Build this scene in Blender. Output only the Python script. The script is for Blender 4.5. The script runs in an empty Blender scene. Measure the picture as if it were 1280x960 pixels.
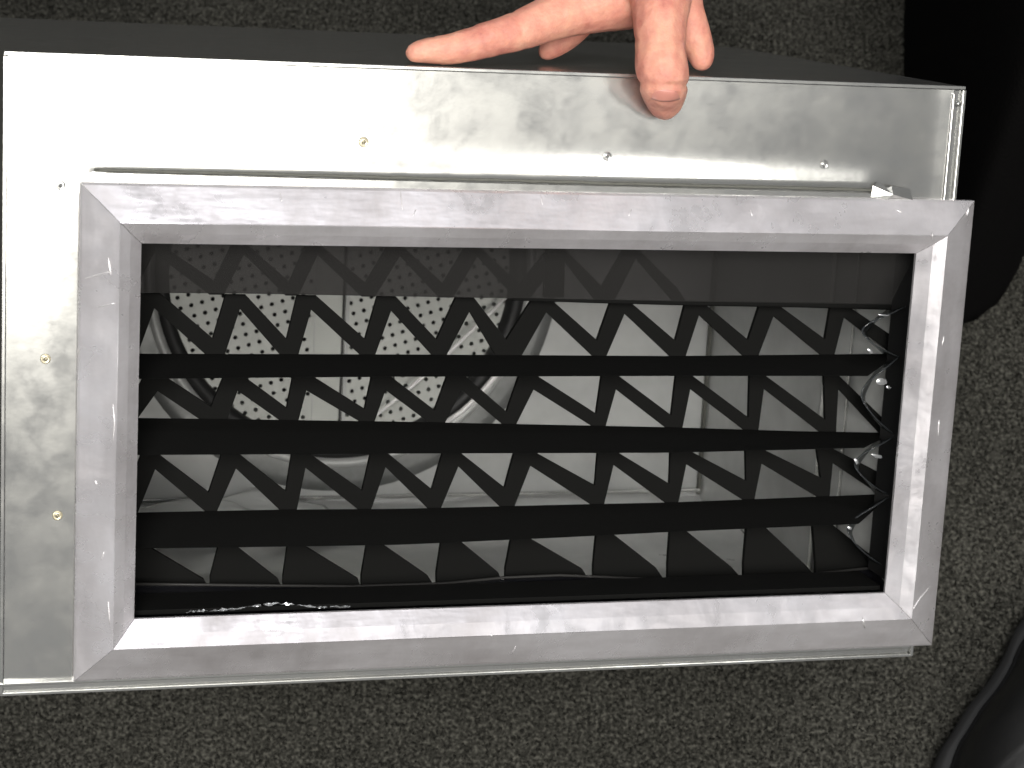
import bpy, bmesh, math, random
import numpy as np
from mathutils import Vector, Matrix
random.seed(3)
C = bpy.context.scene.collection
SC = bpy.context.scene
R = math.radians

# ------------------------------------------------------------------ camera
PITCH = R(62)
HCAM = 1.02
cam_d = bpy.data.cameras.new('camera')
cam_d.sensor_width = 36
cam_d.lens = 2730 / 1280 * 36
cam_d.clip_start = .02
cam_d.dof.use_dof = True
cam_d.dof.focus_distance = .97
cam_d.dof.aperture_fstop = 20
cam_d.clip_end = 60
cam = bpy.data.objects.new('camera', cam_d)
C.objects.link(cam)
c_right = Vector((1, 0, 0))
c_fwd = Vector((0, math.cos(PITCH), -math.sin(PITCH)))
c_down = Vector((0, -math.sin(PITCH), -math.cos(PITCH)))
CP = Vector((0, 0, HCAM))
B3 = Matrix((c_right, c_down, c_fwd)).transposed()          # camera axes (x right, y down, z forward) in the world
cam.matrix_world = Matrix.Translation(CP) @ Matrix((c_right, -c_down, -c_fwd)).transposed().to_4x4()
SC.camera = cam
# the box: how it is tilted towards the camera
RB = Matrix(((0.96043413, 0.05330528, 0.27335842),
             (-0.00492412, -0.97810933, 0.20803341),
             (0.2784637, -0.20114844, -0.9391471)))
TB = Vector((0.01182193, 0.02076554, 0.95975085))
BW = Matrix.Translation(CP + B3 @ TB) @ (B3 @ RB).to_4x4()    # box local -> world
BWI = BW.inverted()
F = 2730.0


def ray(px, py):
    return (B3 @ Vector(((px - 640) / F, (py - 480) / F, 1))).normalized()


def un(px, py, z=0.0):
    """point of the box's own frame, on its plane z, seen at photo position px, py"""
    o = BWI @ CP
    d = BWI.to_3x3() @ ray(px, py)
    return o + d * ((z - o.z) / d.z)


def uny(px, py, y):
    o = BWI @ CP
    d = BWI.to_3x3() @ ray(px, py)
    return o + d * ((y - o.y) / d.y)


D = .28                     # depth of the box
X0, X1, Y0, Y1 = -.2303, .1909, -.1113, .1568
FLOOR = min((BW @ Vector((x, y, z))).z for x in (X0, X1) for y in (Y0, Y1) for z in (0, -D)) - .001


def ground(px, py, h=0.0):
    d = ray(px, py)
    return CP + d * ((FLOOR + h - CP.z) / d.z)


# ------------------------------------------------------------------ world and lamps
w = bpy.data.worlds.new('World')
SC.world = w
w.use_nodes = True
bg = w.node_tree.nodes['Background']
bg.inputs[0].default_value = (.92, .95, 1.0, 1)
bg.inputs[1].default_value = .15
SC.view_settings.view_transform = 'Standard'
SC.view_settings.look = 'None'
SC.view_settings.exposure = 0
SC.view_settings.gamma = 1
SC.view_settings.use_curve_mapping = False


def mirror_dir(px, py, nrm=(0, 0, 1)):
    n = (BW.to_3x3() @ Vector(nrm)).normalized()
    r = ray(px, py)
    return (r - 2 * r.dot(n) * n).normalized()


def lamp(name, px, py, dist, sx, sy, power, col, tilt=(0, 0), nrm=(0, 0, 1)):
    p = BW @ un(px, py, 0)
    d = mirror_dir(px, py, nrm)
    d = (d + c_right * tilt[0] + c_down * tilt[1]).normalized()
    L = bpy.data.lights.new(name, 'AREA')
    L.shape = 'RECTANGLE'
    L.size, L.size_y, L.energy, L.color = sx, sy, power, col
    o = bpy.data.objects.new(name, L)
    C.objects.link(o)
    o.location = p + d * dist
    o.matrix_world = Matrix.Translation(p + d * dist) @ d.to_track_quat('Z', 'Y').to_matrix().to_4x4()
    return o


lamp('ceiling_lamp', 150, 58, 2.3, .60, .20, 17, (1, .965, .90))
lamp('far_ceiling_lamp', 235, 780, 2.2, .34, .28, 6.5, (.96, .96, 1), (0, 0), (0, .58, .81))
lamp('side_band_light', 820, 205, 2.6, .36, .26, 4, (1, .98, .93), (0, 0), (0, .11, .99))  # added light, gives the bright band along the crease
nl = lamp('near_fill_light', 640, 480, 2.4, 1.0, .8, 30, (1, .985, .95), (-.52, -.42))
# added fill light for the box inside, spread narrowed: it is aimed below and left of the box, so its light thins out towards the upper right
nl.data.spread = R(38)
nl.data.energy = 4.7
aim = BW @ un(560, 640, 0)
nl.matrix_world = Matrix.Translation(nl.location) @ (Vector(nl.location) - aim).normalized().to_track_quat('Z', 'Y').to_matrix().to_4x4()

# ------------------------------------------------------------------ materials


def mat(name):
    m = bpy.data.materials.new(name)
    m.use_nodes = True
    nt = m.node_tree
    b = nt.nodes['Principled BSDF']
    return m, nt, b


def N(nt, t, **kw):
    n = nt.nodes.new(t)
    for k, v in kw.items():
        if k in n.inputs.keys():
            n.inputs[k].default_value = v
        else:
            setattr(n, k, v)
    return n


def ramp(nt, src, stops):
    r = nt.nodes.new('ShaderNodeValToRGB')
    e = r.color_ramp.elements
    e[0].position, e[0].color = stops[0][0], (*[stops[0][1]] * 3, 1) if not isinstance(stops[0][1], tuple) else (*stops[0][1], 1)
    e[1].position, e[1].color = stops[-1][0], (*[stops[-1][1]] * 3, 1) if not isinstance(stops[-1][1], tuple) else (*stops[-1][1], 1)
    for p, c in stops[1:-1]:
        k = e.new(p)
        k.color = (*[c] * 3, 1) if not isinstance(c, tuple) else (*c, 1)
    nt.links.new(src, r.inputs[0])
    return r.outputs[0]


def tex(nt, scale, detail=3, rough=.5, stretch=(1, 1, 1), dist=0):
    tc = nt.nodes.new('ShaderNodeTexCoord')
    mp = nt.nodes.new('ShaderNodeMapping')
    mp.inputs['Scale'].default_value = stretch
    nt.links.new(tc.outputs['Object'], mp.inputs[0])
    n = N(nt, 'ShaderNodeTexNoise', Scale=scale, Detail=detail, Roughness=rough, Distortion=dist)
    nt.links.new(mp.outputs[0], n.inputs['Vector'])
    return n.outputs[0]


def mathn(nt, op, a, b):
    n = nt.nodes.new('ShaderNodeMath')
    n.operation = op
    for i, v in enumerate((a, b)):
        if isinstance(v, (int, float)):
            n.inputs[i].default_value = v
        else:
            nt.links.new(v, n.inputs[i])
    return n.outputs[0]


def bump(nt, b, h, strength, dist):
    bn = N(nt, 'ShaderNodeBump', Strength=strength, Distance=dist)
    nt.links.new(h, bn.inputs['Height'])
    nt.links.new(bn.outputs[0], b.inputs['Normal'])


def metal(name, c0, c1, r0, r1, metallic=1.0, spangle=28, bmp=.05, stretch=(1, 1, 1), scratch=True):
    m, nt, b = mat(name)
    b.inputs['Metallic'].default_value = metallic
    f1 = tex(nt, spangle, 4, .6, stretch)
    f2 = tex(nt, spangle * 4.5, 3, .6, stretch)
    f = mathn(nt, 'ADD', mathn(nt, 'MULTIPLY', f1, .65), mathn(nt, 'MULTIPLY', f2, .35))
    if scratch == 'spangle':
        tc = nt.nodes.new('ShaderNodeTexCoord')
        nz = N(nt, 'ShaderNodeTexNoise', Scale=90.0, Detail=2.0)
        nt.links.new(tc.outputs['Object'], nz.inputs['Vector'])
        vm = nt.nodes.new('ShaderNodeVectorMath')
        vm.operation = 'SCALE'
        vm.inputs['Scale'].default_value = .007
        nt.links.new(nz.outputs['Color'], vm.inputs[0])
        va = nt.nodes.new('ShaderNodeVectorMath')
        nt.links.new(tc.outputs['Object'], va.inputs[0])
        nt.links.new(vm.outputs[0], va.inputs[1])
        vo = N(nt, 'ShaderNodeTexVoronoi', Scale=95.0)
        vo.feature = 'SMOOTH_F1'
        vo.inputs['Smoothness'].default_value = .6
        nt.links.new(va.outputs[0], vo.inputs['Vector'])
        sp = nt.nodes.new('ShaderNodeSeparateColor')
        nt.links.new(vo.outputs['Color'], sp.inputs[0])
        f = mathn(nt, 'ADD', mathn(nt, 'MULTIPLY', f, .79), mathn(nt, 'MULTIPLY', sp.outputs[0], .21))
    col = ramp(nt, f, [(.35, c0), (.65, c1)])
    nt.links.new(col, b.inputs['Base Color'])
    rr = ramp(nt, f, [(.32, r1), (.66, r0)])
    nt.links.new(rr, b.inputs['Roughness'])
    h = mathn(nt, 'ADD', f1, mathn(nt, 'MULTIPLY', tex(nt, 700, 2, .5, stretch), .02 if scratch == 'spangle' else .08))
    bump(nt, b, h, bmp, .002)
    return m


M = {}
M['galv'] = metal('galvanised_steel', (.44, .44, .42), (.60, .60, .58), .16, .27, .86, 50, .028, (1, 1, 1), 'spangle')
M['galv_in'] = metal('galvanised_steel_inside', (.44, .445, .435), (.60, .605, .595), .38, .52, .3, 9, .25)
M['galv_floor_lit'] = metal('galvanised_steel_floor_lit', (.74, .745, .735), (.90, .90, .89), .26, .40, .25, 14, .25)  # same steel coloured paler so the floor inside looks lit


def aluminium(name, stretch, cross):
    m, nt, b = mat(name)
    b.inputs['Metallic'].default_value = .62
    big = tex(nt, 11, 3, .6)
    mid = tex(nt, 38, 4, .65, stretch)
    cr = tex(nt, 120, 3, .6, cross)
    f = mathn(nt, 'ADD', mathn(nt, 'MULTIPLY', big, .5), mathn(nt, 'ADD', mathn(nt, 'MULTIPLY', mid, .3), mathn(nt, 'MULTIPLY', cr, .2)))
    nt.links.new(ramp(nt, f, [(.36, (.46, .435, .44)), (.5, (.66, .635, .65)), (.64, (.86, .84, .87))]), b.inputs['Base Color'])
    f2 = mathn(nt, 'ADD', mathn(nt, 'MULTIPLY', tex(nt, 24, 4, .7, (1, 1, 1), .6), .6), mathn(nt, 'MULTIPLY', cr, .4))
    nt.links.new(ramp(nt, f2, [(.38, .50), (.62, .20)]), b.inputs['Roughness'])
    bump(nt, b, mathn(nt, 'ADD', mathn(nt, 'MULTIPLY', big, 2.0), mathn(nt, 'ADD', mid, mathn(nt, 'MULTIPLY', cr, .25))), .22, .002)
    return m


M['alu'] = aluminium('mill_aluminium', (.3, 1, 1), (1, .12, 1))
M['alu_v'] = aluminium('mill_aluminium_upright', (1, .3, 1), (.12, 1, 1))
m, nt, b = mat('wire_and_glint_white')
b.inputs['Base Color'].default_value = (.95, .93, .92, 1)
b.inputs['Metallic'].default_value = .0
b.inputs['Roughness'].default_value = .3
M['scratch'] = m  # white for the wire and the painted collar glint
m, nt, b = mat('painted_glint')
b.inputs['Base Color'].default_value = (.55, .56, .57, 1)
b.inputs['Metallic'].default_value = .7
b.inputs['Roughness'].default_value = .22
M['glint'] = m  # pale colour for the painted glints
m, nt, b = mat('reflection_foil')
b.inputs['Base Color'].default_value = (.92, .93, .91, 1)
b.inputs['Metallic'].default_value = .35
b.inputs['Roughness'].default_value = .2
M['reflection_foil'] = m
m, nt, b = mat('burr_metal')
b.inputs['Base Color'].default_value = (.88, .86, .86, 1)
b.inputs['Metallic'].default_value = .6
b.inputs['Roughness'].default_value = .35
M['burr'] = m
m, nt, b = mat('black_plastic')
b.inputs['Base Color'].default_value = (.007, .007, .0066, 1)
b.inputs['Roughness'].default_value = .85
b.inputs['Specular IOR Level'].default_value = .06
bump(nt, b, tex(nt, 120, 3), .2, .001)
M['black'] = m
m, nt, b = mat('glossy_black_film')
b.inputs['Base Color'].default_value = (.008, .008, .010, 1)
b.inputs['Roughness'].default_value = .16
bump(nt, b, tex(nt, 30, 3, .5, (.5, 1, 1)), .5, .004)
M['gloss'] = m
m, nt, b = mat('dark_joint')
b.inputs['Base Color'].default_value = (.10, .10, .085, 1)
b.inputs['Roughness'].default_value = .7
bump(nt, b, tex(nt, 400, 3), .7, .001)
M['dark_line'] = m
m, nt, b = mat('painted_perforated_sheet')
col = ramp(nt, tex(nt, 14, 3), [(.3, (.50, .51, .48)), (.7, (.60, .61, .575))])
nt.links.new(col, b.inputs['Base Color'])
b.inputs['Metallic'].default_value = .15
b.inputs['Roughness'].default_value = .45
M['perf'] = m
m, nt, b = mat('black_rubber')
b.inputs['Base Color'].default_value = (.012, .012, .012, 1)
b.inputs['Roughness'].default_value = .55
M['rubber'] = m
m, nt, b = mat('brass_rivet')
b.inputs['Base Color'].default_value = (.62, .56, .40, 1)
b.inputs['Metallic'].default_value = .8
b.inputs['Roughness'].default_value = .35
M['rivet'] = m


def clearish(name, trans, tint, rough, gloss):
    m = bpy.data.materials.new(name)
    m.use_nodes = True
    nt = m.node_tree
    nt.nodes.clear()
    out = nt.nodes.new('ShaderNodeOutputMaterial')
    t = nt.nodes.new('ShaderNodeBsdfTransparent')
    t.inputs[0].default_value = (*trans, 1)
    g = nt.nodes.new('ShaderNodeBsdfPrincipled')
    g.inputs['Base Color'].default_value = (*tint, 1)
    g.inputs['Roughness'].default_value = rough
    mx = nt.nodes.new('ShaderNodeMixShader')
    mx.inputs[0].default_value = gloss
    nt.links.new(t.outputs[0], mx.inputs[1])
    nt.links.new(g.outputs[0], mx.inputs[2])
    nt.links.new(mx.outputs[0], out.inputs[0])
    return m


M['smoke'] = clearish('smoked_plastic', (.46, .45, .46), (.075, .073, .07), .4, .34)
M['clear'] = clearish('clear_plastic', (.50, .52, .52), (.07, .075, .08), .10, .38)

m, nt, b = mat('skin')
fs = mathn(nt, 'ADD', mathn(nt, 'MULTIPLY', tex(nt, 42, 4, .6), .6), mathn(nt, 'MULTIPLY', tex(nt, 170, 4, .7), .4))
col = ramp(nt, fs, [(.34, (.48, .165, .125)), (.45, (.60, .25, .185)), (.55, (.67, .315, .225)), (.68, (.75, .40, .275))])
nt.links.new(col, b.inputs['Base Color'])
b.inputs['Roughness'].default_value = .62
b.inputs['Subsurface Weight'].default_value = .18
b.inputs['Subsurface Radius'].default_value = (.006, .0025, .0012)
b.inputs['Subsurface Scale'].default_value = 1
bump(nt, b, mathn(nt, 'ADD', tex(nt, 260, 4, .6, (1, 1, 1)), mathn(nt, 'MULTIPLY', tex(nt, 90, 3), 1.2)), .6, .0011)
M['skin'] = m
m, nt, b = mat('fingernail')
b.inputs['Base Color'].default_value = (.56, .24, .19, 1)
b.inputs['Roughness'].default_value = .3
M['nail'] = m
m, nt, b = mat('nail_edge')
b.inputs['Base Color'].default_value = (.72, .52, .43, 1)
b.inputs['Roughness'].default_value = .4
M['nail_edge'] = m

m, nt, b = mat('speckled_carpet')
f1 = tex(nt, 470, 2, .6)
f2 = tex(nt, 6, 2)
f = mathn(nt, 'ADD', mathn(nt, 'MULTIPLY', f1, .85), mathn(nt, 'MULTIPLY', f2, .15))
col = ramp(nt, f, [(.34, (.010, .010, .008)), (.50, (.034, .033, .028)), (.66, (.092, .089, .076))])
nt.links.new(col, b.inputs['Base Color'])
b.inputs['Roughness'].default_value = .95
b.inputs['Specular IOR Level'].default_value = .1
M['carpet'] = m
m, nt, b = mat('black_leather')
b.inputs['Base Color'].default_value = (.010, .010, .010, 1)
b.inputs['Roughness'].default_value = .45
bump(nt, b, tex(nt, 160, 3), .3, .001)
M['leather'] = m
m, nt, b = mat('black_cloth')
b.inputs['Base Color'].default_value = (.0045, .0042, .0042, 1)
b.inputs['Roughness'].default_value = .95
b.inputs['Specular IOR Level'].default_value = .05
bump(nt, b, tex(nt, 500, 2), .5, .001)
M['cloth'] = m

M['flange'] = metal('dull_flange_steel', (.20, .205, .20), (.32, .325, .32), .30, .5, .6, 20, .3)

# ------------------------------------------------------------------ mesh helpers


def link(name, me, m, parent, smooth=False):
    o = bpy.data.objects.new(name, me)
    C.objects.link(o)
    if m is not None:
        me.materials.append(m)
    if parent is not None:
        o.parent = parent
    if smooth:
        for p in me.polygons:
            p.use_smooth = True
    return o


def mesh(name, V, Fc, m, parent, smooth=False, bevel=0):
    me = bpy.data.meshes.new(name)
    bm = bmesh.new()
    vs = [bm.verts.new(v) for v in V]
    for f in Fc:
        try:
            bm.faces.new([vs[i] for i in f])
        except ValueError:
            pass
    bmesh.ops.recalc_face_normals(bm, faces=bm.faces)
    if bevel:
        bmesh.ops.bevel(bm, geom=list(bm.edges), offset=bevel, segments=2, affect='EDGES', profile=.6)
    bm.to_mesh(me)
    bm.free()
    return link(name, me, m, parent, smooth)


BOXF = [(0, 1, 2, 3), (7, 6, 5, 4), (0, 4, 5, 1), (1, 5, 6, 2), (2, 6, 7, 3), (3, 7, 4, 0)]


def hexa(a, b):
    """two quads (4 points each) joined to a solid"""
    return list(a) + list(b), BOXF


def box(name, x0, x1, y0, y1, z0, z1, m, parent, bevel=0):
    V = [(x0, y0, z0), (x1, y0, z0), (x1, y1, z0), (x0, y1, z0), (x0, y0, z1), (x1, y0, z1), (x1, y1, z1), (x0, y1, z1)]
    return mesh(name, V, BOXF, m, parent, bevel=bevel)


def prism(name, poly, z0, z1, m, parent, holes=None):
    """polygon of (x,y) between two z planes"""
    n = len(poly)
    V = [(p[0], p[1], z1) for p in poly] + [(p[0], p[1], z0) for p in poly]
    Fc = [list(range(n)), list(range(2 * n - 1, n - 1, -1))] + [(i, (i + 1) % n, n + (i + 1) % n, n + i) for i in range(n)]
    return mesh(name, V, Fc, m, parent)


def tube(name, pts, rad, m, parent, seg=8, closed=False):
    pts = [Vector(p) for p in pts]
    rs = rad if isinstance(rad, (list, tuple)) else [rad] * len(pts)
    V, Fc = [], []
    for i, p in enumerate(pts):
        a = pts[max(i - 1, 0)]
        b_ = pts[min(i + 1, len(pts) - 1)]
        t = (b_ - a).normalized()
        u = t.cross(Vector((.13, .31, .94))).normalized()
        v = t.cross(u)
        for k in range(seg):
            an = 2 * math.pi * k / seg
            V.append(p + (u * math.cos(an) + v * math.sin(an)) * rs[i])
    for i in range(len(pts) - 1):
        for k in range(seg):
            Fc.append((i * seg + k, i * seg + (k + 1) % seg, (i + 1) * seg + (k + 1) % seg, (i + 1) * seg + k))
    Fc.append(list(range(seg)))
    Fc.append([(len(pts) - 1) * seg + k for k in range(seg)])
    return mesh(name, V, Fc, m, parent, smooth=True)


def empty(name, mw, label, cat, group=None):
    o = bpy.data.objects.new(name, None)
    C.objects.link(o)
    o.matrix_world = mw
    o.empty_display_size = .02
    o['label'] = label
    o['category'] = cat
    if group:
        o['group'] = group
    return o


# ------------------------------------------------------------------ setting: the carpet
def carpet():
    me = bpy.data.meshes.new('floor')
    bm = bmesh.new()
    for s in ((-6, -6), (6, -6), (6, 6), (-6, 6)):
        bm.verts.new((s[0], s[1], 0))
    bm.faces.new(bm.verts)
    bm.to_mesh(me)
    bm.free()
    o = link('carpet_floor', me, M['carpet'], None)
    o.location = (0, 0, FLOOR)
    o['kind'] = 'structure'
    # the loops of the pile round the things, one short tuft each
    rng = np.random.default_rng(5)
    c0 = ground(640, 480)
    n = 110000
    x = rng.uniform(-.36, .40, n) + c0.x
    y = rng.uniform(-.30, .42, n) + c0.y
    a = rng.uniform(0, 6.28, n)
    r = rng.uniform(.0006, .0013, n)
    h = rng.uniform(.0015, .0042, n)
    lx, ly = rng.normal(0, .0010, n), rng.normal(-.0003, .0010, n)
    V = np.zeros((n, 4, 3))
    for k in range(3):
        V[:, k, 0] = x + r * np.cos(a + k * 2.094)
        V[:, k, 1] = y + r * np.sin(a + k * 2.094)
        V[:, k, 2] = .0002
    V[:, 3, 0] = x + lx
    V[:, 3, 1] = y + ly
    V[:, 3, 2] = h
    base = (np.arange(n) * 4)[:, None]
    Fc = np.concatenate([base + np.array([[0, 1, 3]]), base + np.array([[1, 2, 3]]), base + np.array([[2, 0, 3]])], 1).reshape(-1, 3)
    me = bpy.data.meshes.new('carpet_pile')
    me.from_pydata(V.reshape(-1, 3).tolist(), [], Fc.tolist())
    o = link('carpet_pile', me, M['carpet'], None)
    o.location = (0, 0, FLOOR)
    o['kind'] = 'stuff'
    o['label'] = 'short speckled grey pile of the carpet round the metal box'
    o['category'] = 'carpet pile'


carpet()

# ------------------------------------------------------------------ the box
BOX = empty('ventilation_box', BW, 'galvanised sheet metal ventilation box with an aluminium framed grille, held up on the carpet', 'ventilation box')
t_ = .0009
# crease line over the frame and its height in box coordinates
cr0, cr1 = un(118, 212), un(1095, 238)


def crease_y(x):
    s = (x - cr0.x) / (cr1.x - cr0.x)
    return cr0.y + (cr1.y - cr0.y) * s


FX0E = -.2


def face_z(x, y):
    yc = crease_y(x)
    z = -.0012
    if x < FX0E:
        z += .0003 * math.sin(math.pi * (x - X0) / (FX0E - X0 + .004))
    if y > yc:
        d = y - yc
        z += .0011 * math.exp(-(d / .0075) ** 2) * min(1, max(0, (x - cr0.x + .004) / .012)) * min(1, max(0, (cr1.x + .008 - x) / .012))
    z += .0006 * math.sin(x * 21 + 1.2) * math.sin(y * 25 + .4)
    z += .0009 * math.exp(-((x - X1 + .004) / .006) ** 2)
    return z


def front_panel():
    hx0, hx1, hy0, hy1 = -.183, .179, -.092, .090
    xs = sorted(set([round(v, 5) for v in np.linspace(X0 + .0016, X1 - .0052, 150)] + [hx0, hx1]))
    ys = sorted(set([round(v, 5) for v in np.linspace(Y0 + .0035, Y1 - .0016, 120)] + [hy0, hy1]))
    V = [(x, y, face_z(x, y)) for y in ys for x in xs]
    nx = len(xs)
    Fc = []
    for j in range(len(ys) - 1):
        for i in range(nx - 1):
            if hx0 <= xs[i] < hx1 and hy0 <= ys[j] < hy1:
                continue
            Fc.append((j * nx + i, j * nx + i + 1, (j + 1) * nx + i + 1, (j + 1) * nx + i))
    o = mesh('front_panel', V, Fc, M['galv'], BOX, smooth=True)
    return o


front_panel()
# side walls, floor and roof of the box, with thickness
box('top_panel', X0, X1, Y1 - t_, Y1, -D, -.0022, M['galv'], BOX)
box('bottom_panel', X0, X1, Y0, Y0 + t_, -D, -.0022, M['galv'], BOX)
box('side_panel', X0, X0 + t_, Y0 + t_, Y1 - t_, -D, -.0022, M['galv'], BOX)
box('side_panel', X1 - t_, X1, Y0 + t_, Y1 - t_, -D, -.0022, M['galv'], BOX)


def strip_x(name, x0, x1, y0, y1, z0, z1, m=None):
    return box(name, x0, x1, y0, y1, z0, z1, m or M['galv'], BOX, bevel=.0003)


# folded lips round the face
strip_x('folded_lip', X0, X1, Y1 - .0013, Y1 + .0003, -.002, .0010)
strip_x('folded_lip', X0 - .0003, X0 + .0013, Y0, Y1 - .0015, -.002, .0010)
strip_x('folded_lip', X1 - .0012, X1 + .0004, Y0, Y1 - .0015, -.002, .0012)
strip_x('folded_lip', X1 - .0060, X1 - .0046, Y0 + .003, Y1 - .0030, -.002, .0014)
strip_x('folded_lip', X0, X1, Y0 - .0003, Y0 + .0012, -.002, .0010)
strip_x('folded_lip', X0, X1 - .002, Y0 + .0042, Y0 + .0056, -.002, .0016)
# channel floors between the double lips
box('side_channel', X1 - .0044, X1 - .0013, Y0 + .002, Y1 - .0018, -.0022, -.0008, M['galv'], BOX)
box('bottom_channel', X0 + .0015, X1 - .002, Y0 + .0013, Y0 + .0041, -.0022, -.0006, M['galv'], BOX)

# back wall with the round duct opening
DC = (-.0308, .0245)
DR = .1029


def ring_plate(name, z, m, parent, cx, cy, r, x0, x1, y0, y1, n=96):
    V, Fc = [], []
    for i in range(n):
        a = 2 * math.pi * i / n
        dx, dy = math.cos(a), math.sin(a)
        V.append((cx + dx * r, cy + dy * r, z))
        s = min(((x1 - cx) / dx) if dx > 1e-9 else 1e9, ((x0 - cx) / dx) if dx < -1e-9 else 1e9,
                ((y1 - cy) / dy) if dy > 1e-9 else 1e9, ((y0 - cy) / dy) if dy < -1e-9 else 1e9)
        V.append((cx + dx * s, cy + dy * s, z))
    for i in range(n):
        j = (i + 1) % n
        Fc.append((2 * i, 2 * i + 1, 2 * j + 1, 2 * j))
    # corners
    for (qx, qy) in ((x0, y0), (x1, y0), (x1, y1), (x0, y1)):
        V.append((qx, qy, z))
        an = math.atan2(qy - cy, qx - cx) % (2 * math.pi)
        i = int(an / (2 * math.pi) * n) % n
        Fc.append((2 * i + 1, len(V) - 1, 2 * ((i + 1) % n) + 1))
    return mesh(name, V, Fc, m, parent)


ring_plate('back_panel', -D + .0004, M['galv_in'], BOX, DC[0], DC[1], DR, X0 + t_, X1 - t_, Y0 + t_, Y1 - t_)
# inner liners (the inside of the same sheet, dull)
box('inner_wall', X1 - .0024, X1 - .0012, Y0 + .0025, Y1 - .003, -D + .001, -.004, M['galv_in'], BOX)
box('inner_wall', X0 + .0012, X0 + .0024, Y0 + .0025, Y1 - .003, -D + .001, -.004, M['galv_in'], BOX)


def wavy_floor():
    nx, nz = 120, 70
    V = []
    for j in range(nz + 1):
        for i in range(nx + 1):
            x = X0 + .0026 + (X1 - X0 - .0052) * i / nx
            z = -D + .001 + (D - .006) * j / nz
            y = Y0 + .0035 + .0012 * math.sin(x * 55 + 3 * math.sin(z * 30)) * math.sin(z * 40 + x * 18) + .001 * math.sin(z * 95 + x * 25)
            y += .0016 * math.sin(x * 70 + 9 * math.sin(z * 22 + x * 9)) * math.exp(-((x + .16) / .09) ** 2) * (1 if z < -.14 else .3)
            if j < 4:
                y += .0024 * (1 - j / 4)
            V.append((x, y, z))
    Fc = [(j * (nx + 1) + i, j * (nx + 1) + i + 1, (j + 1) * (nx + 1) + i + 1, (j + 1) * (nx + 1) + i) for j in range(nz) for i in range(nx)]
    mesh('inner_floor', V, Fc, M['galv_floor_lit'], BOX, smooth=True)


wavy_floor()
# seam on the right wall and folded flange in the back corners
box('wall_seam', X1 - .0042, X1 - .0026, Y0 + .006, Y1 - .004, -.116, -.112, M['galv'], BOX, bevel=.0004)
box('wall_seam', X1 - .0036, X1 - .0026, Y0 + .006, Y1 - .004, -.088, -.086, M['galv'], BOX, bevel=.0003)
box('corner_flange', X0 + .003, X1 - .003, Y0 + .0075, Y0 + .0095, -D + .0015, -D + .0045, M['galv'], BOX, bevel=.0005)
box('corner_flange', X1 - .0045, X1 - .0028, Y0 + .006, Y1 - .004, -D + .001, -D + .004, M['dark_line'], BOX)


# duct collar: short tube behind the back wall, black ring painting the dark gap in front of it
def ring(name, cx, cy, prof, m, parent, n=96, a0=0, a1=2 * math.pi):
    V, Fc = [], []
    k = len(prof)
    full = abs(a1 - a0 - 2 * math.pi) < 1e-6
    cnt = n if full else n + 1
    for i in range(cnt):
        a = a0 + (a1 - a0) * i / n
        for r, z in prof:
            V.append((cx + math.cos(a) * r, cy + math.sin(a) * r, z))
    for i in range(n):
        j = (i + 1) % cnt
        for q in range(k - 1):
            Fc.append((i * k + q, i * k + q + 1, j * k + q + 1, j * k + q))
    return mesh(name, V, Fc, m, parent, smooth=True)


ring('duct_collar', DC[0], DC[1], [(DR + .0075, -D + .0012), (DR + .0072, -D + .0042), (DR + .0045, -D + .0048), (DR + .002, -D + .0036), (DR, -D - .002), (DR, -D - .10)], M['galv_in'], BOX)
ring('duct_flange', DC[0], DC[1], [(DR + .0212, -D + .0012), (DR + .0208, -D + .0019), (DR + .0150, -D + .0021), (DR + .0072, -D + .0017)], M['flange'], BOX)
ring('dark_gap_ring', DC[0], DC[1], [(DR + .0018, -D + .0030), (DR - .001, -D + .0052), (DR - .006, -D + .0036), (DR - .0066, -D - .004)], M['rubber'], BOX)
box('dark_duct_backing', DC[0] - .13, DC[0] + .13, DC[1] - .12, DC[1] + .12, -D - .104, -D - .100, M['rubber'], BOX)  # black sheet added so the plate holes look dark


def perforated():
    p = .0061
    hr = .00128
    th = R(17)
    ct, st = math.cos(th), math.sin(th)
    V, Fc = [], []
    idx = {}

    def vert(x, y, z=0):
        k = (round(x, 6), round(y, 6), round(z, 6))
        if k not in idx:
            idx[k] = len(V)
            V.append((DC[0] + x * ct - y * st, DC[1] + x * st + y * ct, -D - .004 + z))
        return idx[k]
    n = 18
    for i in range(-n, n + 1):
        for j in range(-n, n + 1):
            cx, cy = i * p, j * p
            if math.hypot(cx, cy) > DR - .0005:
                continue
            wx = cx * ct - cy * st
            sq = [(cx + p / 2 * a, cy + p / 2 * b_) for a, b_ in ((1, 0), (1, 1), (0, 1), (-1, 1), (-1, 0), (-1, -1), (0, -1), (1, -1))]
            o = [vert(*q) for q in sq]
            if -.0165 < wx < .003:
                Fc.append(o)
                continue
            h = [vert(cx + hr * math.cos(a * math.pi / 4), cy + hr * math.sin(a * math.pi / 4)) for a in range(8)]
            h2 = [vert(cx + hr * math.cos(a * math.pi / 4), cy + hr * math.sin(a * math.pi / 4), -.001) for a in range(8)]
            for k in range(8):
                q = (k + 1) % 8
                Fc.append((h[k], o[k], o[q], h[q]))
                Fc.append((h[k], h[q], h2[q], h2[k]))
    mesh('perforated_plate', V, Fc, M['perf'], BOX)
    box('plate_seam', DC[0] + .0006, DC[0] + .0016, DC[1] - .093, DC[1] + .093, -D - .0035, -D - .0022, M['rubber'], BOX)
    box('plate_seam', DC[0] + .0022, DC[0] + .0042, DC[1] - .093, DC[1] + .093, -D - .0035, -D - .0018, M['galv_in'], BOX)
    box('plate_seam', DC[0] - .0150, DC[0] - .0144, DC[1] - .093, DC[1] + .093, -D - .0035, -D - .0030, M['galv_in'], BOX)


perforated()
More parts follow.
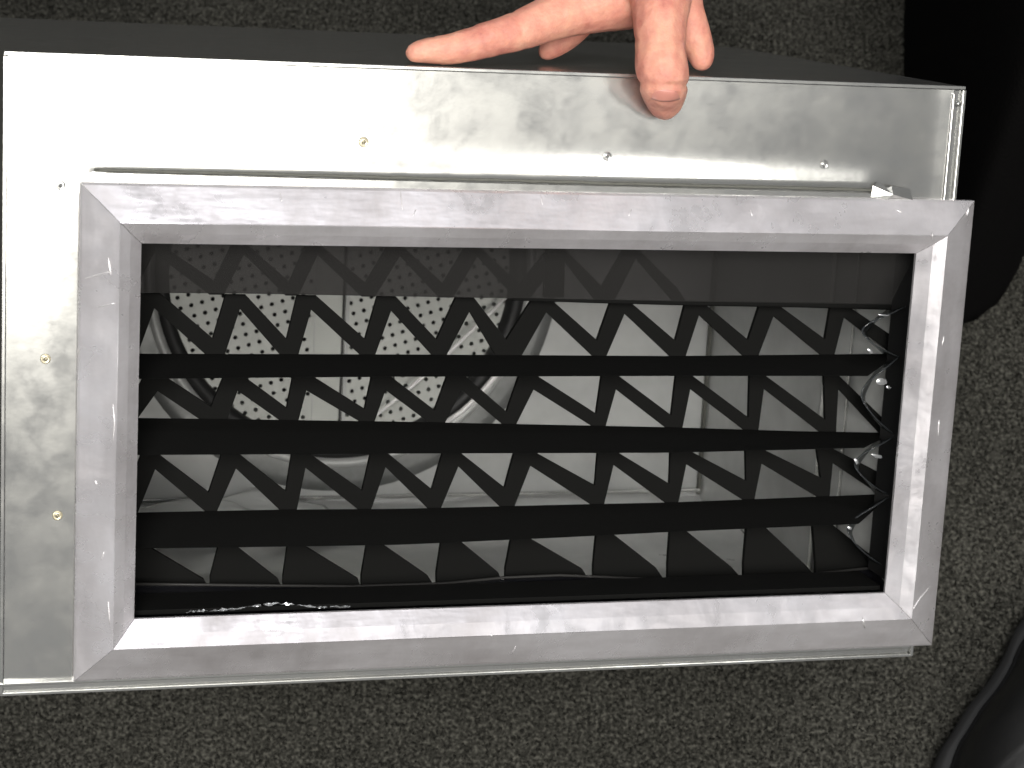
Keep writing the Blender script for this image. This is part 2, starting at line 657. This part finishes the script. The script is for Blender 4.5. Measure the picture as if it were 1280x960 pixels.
# shiny wire across the duct mouth and a white tube painting the glint on the collar rim
tube('wire', [un(x, y, -D + .006) for x, y in ((632, 372), (612, 392), (559, 443), (524, 475), (498, 497), (470, 519))], .0010, M['scratch'], BOX)
tube('collar_glint', [un(x, y, -D + .010) for x, y in ((655, 395), (645, 432), (628, 460), (612, 478), (596, 497), (576, 515), (556, 529))], .0014, M['scratch'], BOX)

# ------------------------------------------------------------------ aluminium frame: four mitred rails
FX0, FX1, FY0, FY1 = -.2, .2, -.1058, .1058
IX0, IX1, IY0, IY1 = -.1755, .1717, -.0782, .0818
# outline fractions: outer edge -> ridge -> step -> inner edge
fr = [0, 0, .035, .60, .615, .80, 1.0, 1.0]
fz = [-.001, .0022, .0031, .0126, .0129, .0098, .0052, .0035]


def rails():
    oc = [Vector((FX0, FY1)), Vector((FX1, FY1)), Vector((FX1, FY0)), Vector((FX0, FY0))]
    ic = [Vector((IX0, IY1)), Vector((IX1, IY1)), Vector((IX1, IY0)), Vector((IX0, IY0))]
    for s in range(4):
        a, b_ = oc[s], oc[(s + 1) % 4]
        c, d = ic[s], ic[(s + 1) % 4]
        dirn = (b_ - a).normalized()
        g = .00012
        V, Fc = [], []
        n = 40
        k = len(fr)
        for i in range(n + 1):
            u = i / n
            for q in range(k):
                p0 = a.lerp(c, fr[q]) + dirn * g
                p1 = b_.lerp(d, fr[q]) - dirn * g
                p = p0.lerp(p1, u)
                wob = .00012 * math.sin(u * 9 + s * 2 + q)
                V.append((p.x, p.y, fz[q] + (wob if 1 < q < 7 else 0)))
        for i in range(n):
            for q in range(k - 1):
                Fc.append((i * k + q, i * k + q + 1, (i + 1) * k + q + 1, (i + 1) * k + q))
        Fc.append(list(range(k)))
        Fc.append([n * k + q for q in range(k)])
        o = mesh('frame_rail', V, Fc, M['alu_v'] if s % 2 else M['alu'], BOX)


rails()
# dark inner throat behind the frame
for x0, x1, y0, y1 in ((IX0 - .003, IX1 + .003, IY1, IY1 + .002), (IX0 - .003, IX1 + .003, IY0 - .002, IY0), (IX0 - .0025, IX0 - .0003, IY0, IY1)):
    box('neck_flange', x0, x1, y0, y1, -.030, -.0062, M['black'], BOX)
box('neck_flange', IX1 + .0095, IX1 + .0105, IY0, IY1, -.034, -.0062, M['rubber'], BOX)  # black strip added to darken the right end of the opening

# dark bead over the frame and the hem between it and the frame
hem = [(118, 216), (1093, 242), (1118, 250), (1118, 262), (100, 245), (97, 225)]
prism('hem_strip', [un(x, y)[:2] for x, y in hem], -.001, .0003, M['galv'], BOX)
tube('dark_bead', [Vector((cr0.x + (cr1.x - cr0.x) * i / 60, crease_y(cr0.x + (cr1.x - cr0.x) * i / 60) + random.uniform(-.00015, .00015), .0002)) for i in range(61)],
     [random.uniform(.0005, .0008) for i in range(61)], M['dark_line'], BOX)
# crumpled tab at the right end of the bead
V, Fc = [], []
tabp = [(1090, 232), (1097, 226), (1104, 236), (1112, 232), (1137, 236), (1138, 249), (1120, 252), (1104, 250), (1088, 246)]
for i, (x, y) in enumerate(tabp):
    p = un(x, y)
    V.append((p.x, p.y, .0008 + .0016 * (i % 2)))
p = un(1112, 242)
V.append((p.x, p.y, .0034))
Fc = [(i, (i + 1) % 9, 9) for i in range(9)]
mesh('foil_tab', V, Fc, M['galv'], BOX)


# rivets and dimples on the face
def rivet(px, py, r, m, z=-.0003):
    r *= .72
    p = un(px, py)
    fz_ = face_z(p.x, p.y) + z
    prof = [(r * 1.5, fz_ + .0001), (r * 1.25, fz_ + .0008), (r * .95, fz_ + .0008), (r * .8, fz_ + .0002), (r * .5, fz_ + .0012), (.00001, fz_ + .0015)]
    ring('rivet', p.x, p.y, prof, m, BOX, n=20)


for x, y in ((455, 178), (57, 449), (72, 645)):
    rivet(x, y, .0021, M['rivet'])
for x, y in ((760, 196), (1031, 206), (76, 232)):
    rivet(x, y, .0020, M['galv'])
p = un(1197, 130)
ring('rivet', p.x, p.y, [(.0013, 0), (.0011, .0009), (.00001, .0012)], M['galv'], BOX, n=14)

# scratches and dents scraped into the aluminium, as fine burrs on the surface


def frame_point(px, py):
    # find the frame surface under a photo position
    def h(x, y):
        m_ = [(x - FX0) / (IX0 - FX0), (FX1 - x) / (FX1 - IX1), (y - FY0) / (IY0 - FY0), (FY1 - y) / (FY1 - IY1)]
        t = max(0, min(1, min(m_)))
        return float(np.interp(t, [0, .035, .6, .635, .8, 1], [.0022, .0031, .0128, .0128, .0098, .0052]))
    z = .008
    for i in range(12):
        p = un(px, py, z)
        z = h(p.x, p.y) * .6 + z * .4
    return Vector((p.x, p.y, z))


for pts, r in (([(1141, 762), (1150, 748), (1163, 733)], .00035), ([(106, 348), (120, 344), (136, 340)], .0003), ([(135, 322), (137, 334), (138, 345)], .0004),
               ([(122, 384), (144, 379)], .00025), ([(141, 505), (143, 528), (141, 552)], .0003), ([(1078, 772), (1081, 785)], .0005),
               ([(1174, 525), (1173, 545)], .0003), ([(1165, 290), (1166, 300)], .0003), ([(500, 236), (503, 262)], .00025), ([(676, 244), (678, 256)], .0002),
               ([(786, 270), (789, 262)], .0003), ([(350, 240), (352, 252)], .0002), ([(520, 262), (516, 270)], .00025), ([(938, 262), (940, 270)], .0003), ([(640, 818), (645, 808)], .0002), ([(614, 792), (616, 797)], .0004), ([(1180, 420), (1178, 432)], .0002), ([(118, 600), (121, 606)], .0004), ([(126, 700), (130, 690)], .0003), ([(1120, 262), (1128, 266)], .0003), ([(1211, 258), (1209, 270)], .0005), ([(135, 752), (137, 780)], .0003)):
    n = []
    for i in range(len(pts) - 1):
        for u in np.linspace(0, 1, 5)[:-1]:
            n.append((pts[i][0] + (pts[i + 1][0] - pts[i][0]) * u, pts[i][1] + (pts[i + 1][1] - pts[i][1]) * u))
    n.append(pts[-1])
    tube('scratch', [frame_point(*q) for q in n], [r * .8 * (.2 + math.sin(math.pi * (i + .5) / len(n))) for i in range(len(n))], M['burr'], BOX, seg=5)

# ------------------------------------------------------------------ the black core: sloping blades and zigzag webs
ZF, ZB = -.012, -.046


def lerp_path(pts, x):
    xs = [p[0] for p in pts]
    return float(np.interp(x, xs, [p[1] for p in pts]))


def blade(name, upper, lower, m, zf=ZF, zb=ZB, th=.0012, n=40, wob=0):
    V, Fc = [], []
    for i in range(n + 1):
        u = i / n
        xl = lower[0][0] + (lower[-1][0] - lower[0][0]) * u
        xu = upper[0][0] + (upper[-1][0] - upper[0][0]) * u
        a = un(xl, lerp_path(lower, xl), zf)
        b_ = un(xu, lerp_path(upper, xu) + wob * math.sin(u * 40), zb)
        nrm = Vector((0, th, 0))
        V += [a, b_, b_ - nrm * .9, a + nrm * .2 + Vector((0, 0, -th))]
    for i in range(n):
        for q in range(4):
            Fc.append((i * 4 + q, i * 4 + (q + 1) % 4, (i + 1) * 4 + (q + 1) % 4, (i + 1) * 4 + q))
    Fc += [(0, 1, 2, 3), (n * 4, n * 4 + 1, n * 4 + 2, n * 4 + 3)]
    return mesh(name, V, Fc, m, BOX)


blade('crossbar', [(150, 442), (500, 443), (838, 445), (1124, 442)], [(150, 474), (350, 472), (500, 471), (838, 470), (1085, 470)], M['black'])
blade('crossbar', [(150, 522), (500, 527), (838, 534), (1000, 539), (1118, 541)], [(150, 569), (500, 567), (838, 566), (1080, 560)], M['black'])
blade('crossbar', [(150, 641), (350, 637), (500, 636), (700, 631), (838, 628), (1116, 617)], [(150, 686), (380, 683), (500, 681), (700, 672), (838, 665), (1073, 655)], M['black'])
# lowest blade, glossy, runs under the frame
blade('glossy_blade', [(150, 731), (350, 732), (440, 733), (560, 729), (700, 720), (838, 726), (1000, 720), (1125, 707)], [(150, 800), (600, 793), (1125, 768)], M['gloss'], zf=-.008, zb=-.040)
tube('blade_edge_highlight', [un(x, y, -.0385) for x, y in ((168, 730), (260, 731), (350, 732), (440, 733), (500, 731), (560, 729), (630, 722), (700, 719), (770, 722), (838, 725), (920, 725), (1000, 719), (1060, 713), (1108, 708))], .0007, M['smoke'], BOX)  # greyish tube paints the highlight along the blade rim


def web(bases, tops, yb, yt, flat, vin, ain, zf=-.045, th=.0025, m=None, name='zigzag_web'):
    """bases: (left,right) px at the lower blade; tops: px of the node under the upper blade; vin/ain: px height of the inner V and of the inner apex"""
    # build quads along matching nodes
    V, Fc = [], []

    def P(q, z):
        return un(q[0], q[1], z)

    def quad(a, b_, c, d):
        i = len(V)
        pts = [P(q, zf) for q in (a, b_, c, d)]
        V.extend(pts + [Vector((p.x, p.y, p.z - th)) for p in pts])
        Fc.extend([tuple(i + k for k in f) for f in BOXF])
    for i in range(len(bases)):
        l, r_ = bases[i]
        c = (l + r_) / 2
        v = (c - 3, yb(c) - vin + 3)
        i0 = len(V)
        tri = [P(q, zf) for q in (v, (r_, yb(r_) + 1), (l, yb(l) + 1))]
        V.extend(tri + [p + Vector((0, 0, -th)) for p in tri])
        Fc.extend([(i0, i0 + 1, i0 + 2), (i0 + 5, i0 + 4, i0 + 3), (i0, i0 + 3, i0 + 4, i0 + 1), (i0 + 1, i0 + 4, i0 + 5, i0 + 2), (i0 + 2, i0 + 5, i0 + 3, i0)])
        if i < len(tops):
            T = tops[i]
            kx = (T - 170) / 930
            fa, fb = flat[0] + (flat[1] - flat[0]) * kx, flat[2] + (flat[3] - flat[2]) * kx
            ta, tb, tc = (T - fa, yt(T)), (T + fb, yt(T) + 2 * kx), (T + 5, yt(T) + ain - 1.5 * kx)
            quad(v, ta, tc, (r_, yb(r_) + 1))
            i0 = len(V)
            tri = [P(q, zf) for q in (ta, tb, tc)]
            V.extend(tri + [p + Vector((0, 0, -th)) for p in tri])
            Fc.extend([(i0, i0 + 1, i0 + 2), (i0 + 5, i0 + 4, i0 + 3), (i0, i0 + 3, i0 + 4, i0 + 1)])
            if i + 1 < len(bases):
                l2, r2 = bases[i + 1]
                c2 = (l2 + r2) / 2
                v2 = (c2 - 3, yb(c2) - vin + 3)
                quad(tb, v2, (l2, yb(l2) + 1), tc)
    return mesh(name, V, Fc, m or M['black'], BOX)


def L(*p):
    return lambda x: lerp_path(p, x)


yb1 = L((150, 442), (500, 443), (838, 445), (1124, 442))
yb2 = L((150, 522), (500, 527), (838, 534), (1000, 539), (1118, 541))
yb3 = L((150, 641), (350, 637), (500, 636), (700, 631), (838, 628), (1116, 617))
web([(150, 172), (257, 281), (350, 373), (450, 469), (540, 558), (620, 652), (741, 758), (838, 857), (929, 948), (1026, 1043), (1116, 1130)],
    [188, 295, 384, 484, 582, 678, 776, 869, 962, 1050], yb1, L((150, 367), (678, 373), (1050, 380)), (13, 11, 13, 9), 22, 18, zf=-.046)
web([(158, 172), (250, 284), (350, 373), (450, 468), (537, 556), (628, 645), (740, 757), (832, 853), (930, 948), (1025, 1045), (1100, 1120)],
    [192, 292, 378, 477, 572, 662, 765, 858, 950, 1043], yb2, L((150, 468), (1124, 466)), (11, 13, 10, 4), 18, 21, zf=-.047)
web([(150, 172), (257, 271), (350, 371), (448, 464), (535, 551), (625, 643), (739, 755), (832, 848), (929, 943), (1022, 1037), (1100, 1118)],
    [189, 290, 377, 477, 568, 658, 762, 853, 947, 1036], yb3, L((150, 562), (1080, 555)), (10, 16, 1, -2), 26, 25, zf=-.047)


# lowest row: solid sawtooth fins, folded back
def fins():
    tops = [184, 293, 377, 476, 574, 659, 765, 856, 955, 1038]
    rights = [274, 360, 459, 552, 640, 746, 838, 934, 1016, 1090]
    lows = [(247, 263), (340, 354), (440, 452), (527, 546), (615, 632), (720, 742), (812, 835), (906, 930), (1000, 1020), (1092, 1098)]
    ytop = L((150, 687), (500, 683), (838, 667), (1090, 655))
    ylow = L((150, 722), (440, 721), (700, 709), (838, 706), (1016, 704), (1090, 700))
    ybot = L((150, 738), (440, 739), (838, 732), (1125, 715))
    prev = 168
    for i in range(10):
        T, r_ = tops[i], rights[i]
        l0, l1 = lows[i]
        pl = lows[i - 1][1] if i else 150
        pr = rights[i - 1] if i else 150
        pts = [(pr, ytop(pr) - 6), (T, ytop(T) - 4), (l0 + 8, ylow(l0) + 3), (l1, ybot(l1)), (pl, ybot(pl)), (pl, ylow(pl))]
        poly = [un(x, y, -.047)[:2] for x, y in pts]
        prism('sawtooth_fin', poly, -.050, -.047, M['black'], BOX)


fins()


# uppermost bay: a smoked plastic strip with a web dimly behind it
def smoked():
    blade('smoked_strip', [(160, 296), (640, 302), (1160, 310)], [(160, 366), (300, 367), (640, 373), (860, 379), (1150, 384)], M['smoke'], zf=-.036, zb=-.012, th=.0008)
    tube('strip_edge', [un(x, y, -.036) for x, y in ((640, 374), (760, 377), (860, 379), (1000, 381), (1138, 384))], [.0006, .0009, .0011, .0013, .0016], M['black'], BOX)
    yb0 = L((150, 366), (640, 372), (1124, 382))
    web([(150, 166), (262, 280), (357, 373), (452, 469), (549, 566), (645, 662), (744, 768), (842, 858)],
        [188, 300, 392, 495, 592, 697, 790], yb0, L((150, 300), (1124, 312)), (8, 8, 5, 6), 19, 16, zf=-.052, m=M['black'])
    for x in (692,):  # plain dark upright bar behind the strip
        mesh('dark_upright', *hexa([un(684, 300, -.050), un(707, 300, -.050), un(705, 372, -.050), un(681, 372, -.050)],
                               [un(684, 300, -.050) + Vector((0, 0, -.004)), un(707, 300, -.050) + Vector((0, 0, -.004)), un(705, 372, -.050) + Vector((0, 0, -.004)), un(681, 372, -.050) + Vector((0, 0, -.004))]), M['black'], BOX)


smoked()


# clear plastic end caps at the right end of the bays
def cap(px0, py0, px1, py1, bulge, z0=-.018, z1=-.05):
    """clear lobe between two blade ends"""
    V, Fc = [], []
    nu, nv = 18, 10
    for j in range(nv + 1):
        v = j / nv
        for i in range(nu + 1):
            u = i / nu
            y = py0 + (py1 - py0) * u
            x = px0 + (px1 - px0) * u - bulge * (1 - abs(2 * u - 1) ** 1.6) * (1 - .45 * v) - 16 * v
            V.append(un(x, y, z0 + (z1 - z0) * v) + Vector((0, 0, .0015 * math.sin(u * 11 + v * 5))))
    for j in range(nv):
        for i in range(nu):
            Fc.append((j * (nu + 1) + i, j * (nu + 1) + i + 1, (j + 1) * (nu + 1) + i + 1, (j + 1) * (nu + 1) + i))
    o = mesh('clear_end_cap', V, Fc, M['clear'], BOX, smooth=True)
    sm = o.modifiers.new('thickness', 'SOLIDIFY')
    sm.thickness = .0006


cap(1132, 384, 1126, 446, 50)
cap(1124, 447, 1120, 543, 44)
cap(1120, 545, 1112, 618, 46)
cap(1114, 620, 1104, 706, 48)
# glints painted on the clear caps as small pale flakes
for gx, gy, gw, gh in ((1101, 477, 8, 4), (1096, 570, 9, 2.5), (1088, 439, 4, 3), (1062, 660, 3, 3), (1104, 394, 8, 1), (1071, 577, 3, 4), (1110, 484, 4, 2)):
    V = []
    for k in range(8):
        an = k * math.pi / 4
        rr = 1 + .35 * random.uniform(-1, 1)
        V.append(un(gx + gw * rr * math.cos(an) * .9, gy + gh * rr * math.sin(an) + .25 * gw * math.cos(an) * (1 if gh > 2 else .3), -.015))
    V.append(un(gx, gy, -.0143))
    mesh('cap_glint', V, [(k, (k + 1) % 8, 8) for k in range(8)], M['glint'], BOX, smooth=True)

# pale slivers that paint film glints along the lower edge of the opening
rf = random.Random(8)
xg = 232.0
while xg < 446:
    wl = rf.uniform(7, 26)
    V, Fc = [], []
    n_ = 7
    for i in range(n_):
        u = i / (n_ - 1)
        x = xg + wl * u
        y = lerp_path([(230, 765), (292, 762), (318, 757), (345, 754), (380, 757), (400, 759), (446, 758)], x) + rf.uniform(-.9, .9)
        hw = rf.uniform(.4, 2.4) * math.sin(math.pi * (u * .8 + .1))
        for dy in (-hw, 0, hw):
            V.append(un(x, y + dy, -.004 - .002 * rf.random()))
    Fc = [(i * 3 + k, i * 3 + k + 1, (i + 1) * 3 + k + 1, (i + 1) * 3 + k) for i in range(n_ - 1) for k in range(2)]
    mesh('film_glint', V, Fc, M['glint'], BOX)
    xg += wl + rf.choice((0, 1, 3, 9))


# crumpled sheet added for the bright crinkled reflections in the box's lower left
def crumple():
    from mathutils import noise
    nx, nz = 60, 46
    V = []
    for j in range(nz + 1):
        for i in range(nx + 1):
            u, v = i / nx, j / nz
            x = -.205 + .165 * u
            z = -D + .008 + .075 * v
            q = Vector((x * 17 + z * 12, z * 60 - x * 10, .7))
            a = .55 * abs(noise.noise(q)) + .22 * abs(noise.noise(q * 2.7))
            edge = min(1, 6 * u, 6 * (1 - u), 6 * (1 - v))
            V.append((x + .002 * math.sin(z * 90), Y0 + .0052 + .020 * a * edge * (1.2 - v * .7), z + .003 * math.sin(x * 80)))
    Fc = [(j * (nx + 1) + i, j * (nx + 1) + i + 1, (j + 1) * (nx + 1) + i + 1, (j + 1) * (nx + 1) + i) for j in range(nz) for i in range(nx)]
    o = mesh('reflection_crumple', V, Fc, M['reflection_foil'], BOX, smooth=True)
    sm = o.modifiers.new('thickness', 'SOLIDIFY')
    sm.thickness = .0003


crumple()

# ------------------------------------------------------------------ the hand


def catmull(P, n=10):
    out = []
    Q = [P[0]] + list(P) + [P[-1]]
    for i in range(1, len(Q) - 2):
        p0, p1, p2, p3 = [np.array(q, float) for q in Q[i - 1:i + 3]]
        for k in range(n):
            t = k / n
            out.append(.5 * ((2 * p1) + (-p0 + p2) * t + (2 * p0 - 5 * p1 + 4 * p2 - p3) * t * t + (-p0 + 3 * p1 - 3 * p2 + p3) * t ** 3))
    out.append(np.array(Q[-2], float))
    return out


def hand():
    root = empty('hand', BW, 'bare hand of a person gripping the top edge of the metal box', 'hand')
    bm = bmesh.new()
    PX = 2740.0

    def ball(c, r, sc=(1, 1, 1)):
        mtx = Matrix.Translation(c) @ Matrix.Diagonal((r * sc[0], r * sc[1], r * sc[2], 1))
        bmesh.ops.create_icosphere(bm, subdivisions=2, radius=1, matrix=mtx)

    def digit(pts, n=10):
        # pts: px, py, z, radius in px
        for q in catmull(pts, n):
            ball(un(q[0], q[1], q[2]), q[3] / PX)
    # index finger, stretched to the left along the top edge
    digit([(519, 66, -.010, 12), (532, 63.5, -.010, 15), (562, 61.5, -.010, 18.5), (590, 55, -.010, 20.5), (605, 51, -.010, 22), (622, 46, -.011, 22), (650, 38, -.013, 24.5),
           (690, 22, -.017, 28), (715, 13, -.020, 31.5), (745, 3, -.022, 37), (785, -10, -.024, 46)])
    # digit coming over the front edge, bent at its last joint
    digit([(831, 133, .0065, 17), (831, 124, .0085, 23.5), (830, 113, .0115, 28), (829, 100, .0185, 31), (827, 84, .0175, 32), (826, 66, .0145, 30.5), (825, 48, .0110, 31), (825, 24, .0060, 33), (826, 0, .000, 37), (826, -30, -.008, 44)])
    # digit on the top behind it, to the right
    digit([(877, 74, -.012, 15), (875, 64, -.013, 18), (869, 48, -.014, 21), (861, 30, -.016, 24), (852, 8, -.020, 27), (845, -20, -.025, 32)])
    # finger further back, its tip seen under the index finger
    digit([(684, 64, -.045, 12), (695, 54, -.045, 17), (714, 38, -.044, 20), (740, 12, -.042, 20), (775, -18, -.038, 24), (810, -50, -.035, 32)])
    # little finger hidden behind the right one
    digit([(868, 52, -.055, 13), (862, 38, -.055, 16), (850, 8, -.052, 18), (838, -30, -.045, 24)])
    # palm and wrist above the picture
    digit([(800, -30, -.024, 44), (812, -75, -.026, 66), (822, -120, -.026, 80), (830, -190, -.020, 88), (838, -260, -.010, 78), (846, -340, .005, 70), (856, -430, .02, 74), (866, -540, .04, 80)], 12)
    digit([(775, -40, -.030, 36), (790, -90, -.03, 52), (815, -150, -.03, 70)])
    digit([(850, -30, -.02, 38), (862, -90, -.02, 56), (850, -150, -.02, 70)])
    me = bpy.data.meshes.new('hand_cage')
    bm.to_mesh(me)
    bm.free()
    o = bpy.data.objects.new('hand_cage', me)
    C.objects.link(o)
    r_ = o.modifiers.new('remesh', 'REMESH')
    r_.mode = 'VOXEL'
    r_.voxel_size = .0011
    s_ = o.modifiers.new('smooth', 'SMOOTH')
    s_.iterations = 5
    s_.factor = .6
    dg = bpy.context.evaluated_depsgraph_get()
    me2 = bpy.data.meshes.new_from_object(o.evaluated_get(dg))
    bpy.data.objects.remove(o)
    # finger creases pressed into the skin
    n = len(me2.vertices)
    co = np.zeros(n * 3)
    me2.vertices.foreach_get('co', co)
    co = co.reshape(-1, 3)
    nr = np.zeros(n * 3)
    me2.vertices.foreach_get('normal', nr)
    nr = nr.reshape(-1, 3)
    for (ax, ay, az), (bx, by, bz), dep, wid in (((594, 28, .0), (612, 74, .0), .0003, .0013), ((598, 27, .0), (616, 73, .0), .0003, .001), ((590, 30, .0), (606, 76, .0), .0002, .0009), ((548, 42, .0), (556, 82, .0), .00018, .0009), ((803, 97, .024), (858, 96, .024), .0003, .0008), ((806, 92, .024), (855, 91, .024), .0002, .0008), ((650, 10, 0), (664, 62, 0), .0004, .0014),
                                                   ((800, 107, .022), (862, 107, .022), .0010, .0016), ((803, 102, .022), (858, 101, .022), .0004, .001), ((800, 52, .02), (858, 50, .02), .0004, .0014)):
        a, b_ = np.array(un(ax, ay, az)), np.array(un(bx, by, bz))
        ab = (b_ - a)[:2]
        L2 = ab @ ab
        t = np.clip(((co[:, :2] - a[:2]) @ ab) / L2, 0, 1)
        dd = np.linalg.norm(co[:, :2] - (a[:2] + t[:, None] * ab), axis=1)
        co -= nr * (dep * np.exp(-(dd / wid) ** 2))[:, None] * (co[:, 2] > -.03)[:, None]
    me2.vertices.foreach_set('co', co.ravel())
    me2.name = 'skin'
    link('skin', me2, M['skin'], root, smooth=True)
    # nail of the bent digit, laid on the skin
    from mathutils.bvhtree import BVHTree
    tree = BVHTree.FromPolygons([Vector(c) for c in co], [tuple(p.vertices) for p in me2.polygons])
    eye = BWI @ CP
    V, Fc = [], []
    nu, nv = 14, 8
    for j in range(nv + 1):
        v = j / nv
        for i in range(nu + 1):
            u = i / nu * 2 - 1
            px = 832 + u * (20 - 3 * (1 - v))
            py = 112 + 15 * v + (3.0 * u * u) * (1 - v) - 4.0 * u * u * v
            d = (BWI.to_3x3() @ ray(px, py)).normalized()
            hit = tree.ray_cast(eye, d)
            q = hit[0] if hit[0] else un(px, py, .015)
            V.append(q + Vector((0, 0, -.0002 + .0004 * (1 - u ** 4) + .0006 * v * (1 - u * u))))
    for j in range(nv):
        for i in range(nu):
            Fc.append((j * (nu + 1) + i, j * (nu + 1) + i + 1, (j + 1) * (nu + 1) + i + 1, (j + 1) * (nu + 1) + i))
    o = mesh('fingernail', V, Fc, M['nail'], root, smooth=True)
    s_ = o.modifiers.new('thickness', 'SOLIDIFY')
    s_.thickness = .0004
    return root


hand()


# ------------------------------------------------------------------ dark things on the carpet
def shoe():
    # outline on the floor from picture positions, carried on beyond the frame
    out = [(1130, 1080), (1148, 1010), (1165, 958), (1182, 930), (1202, 898), (1226, 868), (1246, 836), (1262, 800), (1284, 778), (1340, 752), (1420, 750), (1490, 800), (1520, 900), (1520, 1080), (1470, 1180), (1300, 1220), (1170, 1180)]
    pts = [ground(x, y) for x, y in out]
    cx = sum((p for p in pts), Vector()) / len(pts)
    root = empty('shoe', Matrix.Translation(cx), 'black leather shoe at the lower right corner, only its edge and seam in view', 'shoe')
    loc = [np.array((p.x - cx.x, p.y - cx.y)) for p in pts]
    cl = catmull(loc + [loc[0]], 6)[:-1]

    def shell(name, levels, m):
        V, Fc = [], []
        n = len(cl)
        for s, z in levels:
            for q in cl:
                V.append((q[0] * s, q[1] * s, z))
        for k in range(len(levels) - 1):
            for i in range(n):
                j = (i + 1) % n
                Fc.append((k * n + i, k * n + j, (k + 1) * n + j, (k + 1) * n + i))
        Fc.append([(len(levels) - 1) * n + i for i in range(n)])
        return mesh(name, V, Fc, m, root, smooth=True)
    shell('sole', [(.99, 0), (1.0, .004), (1.0, .018), (.985, .021), (.90, .022)], M['rubber'])
    shell('upper', [(.82, .021), (.82, .028), (.79, .040), (.72, .055), (.6, .068), (.45, .076), (.25, .08), (.05, .081)], M['leather'])
    ring_ = [Vector((q[0] * .80, q[1] * .80, .0245)) for q in cl]
    tube('welt', ring_ + [ring_[0]], .0024, M['leather'], root)


shoe()


def black_shape():
    out = [(1128, 60), (1132, 260), (1160, 400), (1192, 414), (1212, 407), (1240, 389), (1262, 358), (1277, 325), (1300, 250), (1400, 160), (1500, 60), (1500, -300), (1300, -420), (1142, -330), (1134, -100)]
    pts = [ground(x, y) for x, y in out]
    cx = sum((p for p in pts), Vector()) / len(pts)
    root = empty('black_shape', Matrix.Translation(cx), 'large matt black cloth shape on the carpet behind the upper right corner of the box', 'black_shape')
    loc = [np.array((p.x - cx.x, p.y - cx.y)) for p in pts]
    cl = catmull(loc + [loc[0]], 6)[:-1]
    V, Fc = [], []
    n = len(cl)
    levels = [(.97, 0), (1.0, .006), (1.0, .02), (.98, .08), (.96, .20), (.93, .30), (.86, .36), (.7, .39), (.4, .40), (.05, .402)]  # made this tall to shade the carpet beside it
    for k, (s, z) in enumerate(levels):
        for i, q in enumerate(cl):
            V.append((q[0] * s, q[1] * s, z + .002 * math.sin(i * .9 + k)))
    for k in range(len(levels) - 1):
        for i in range(n):
            j = (i + 1) % n
            Fc.append((k * n + i, k * n + j, (k + 1) * n + j, (k + 1) * n + i))
    Fc.append([(len(levels) - 1) * n + i for i in range(n)])
    mesh('black_shape_body', V, Fc, M['cloth'], root, smooth=True)


black_shape()
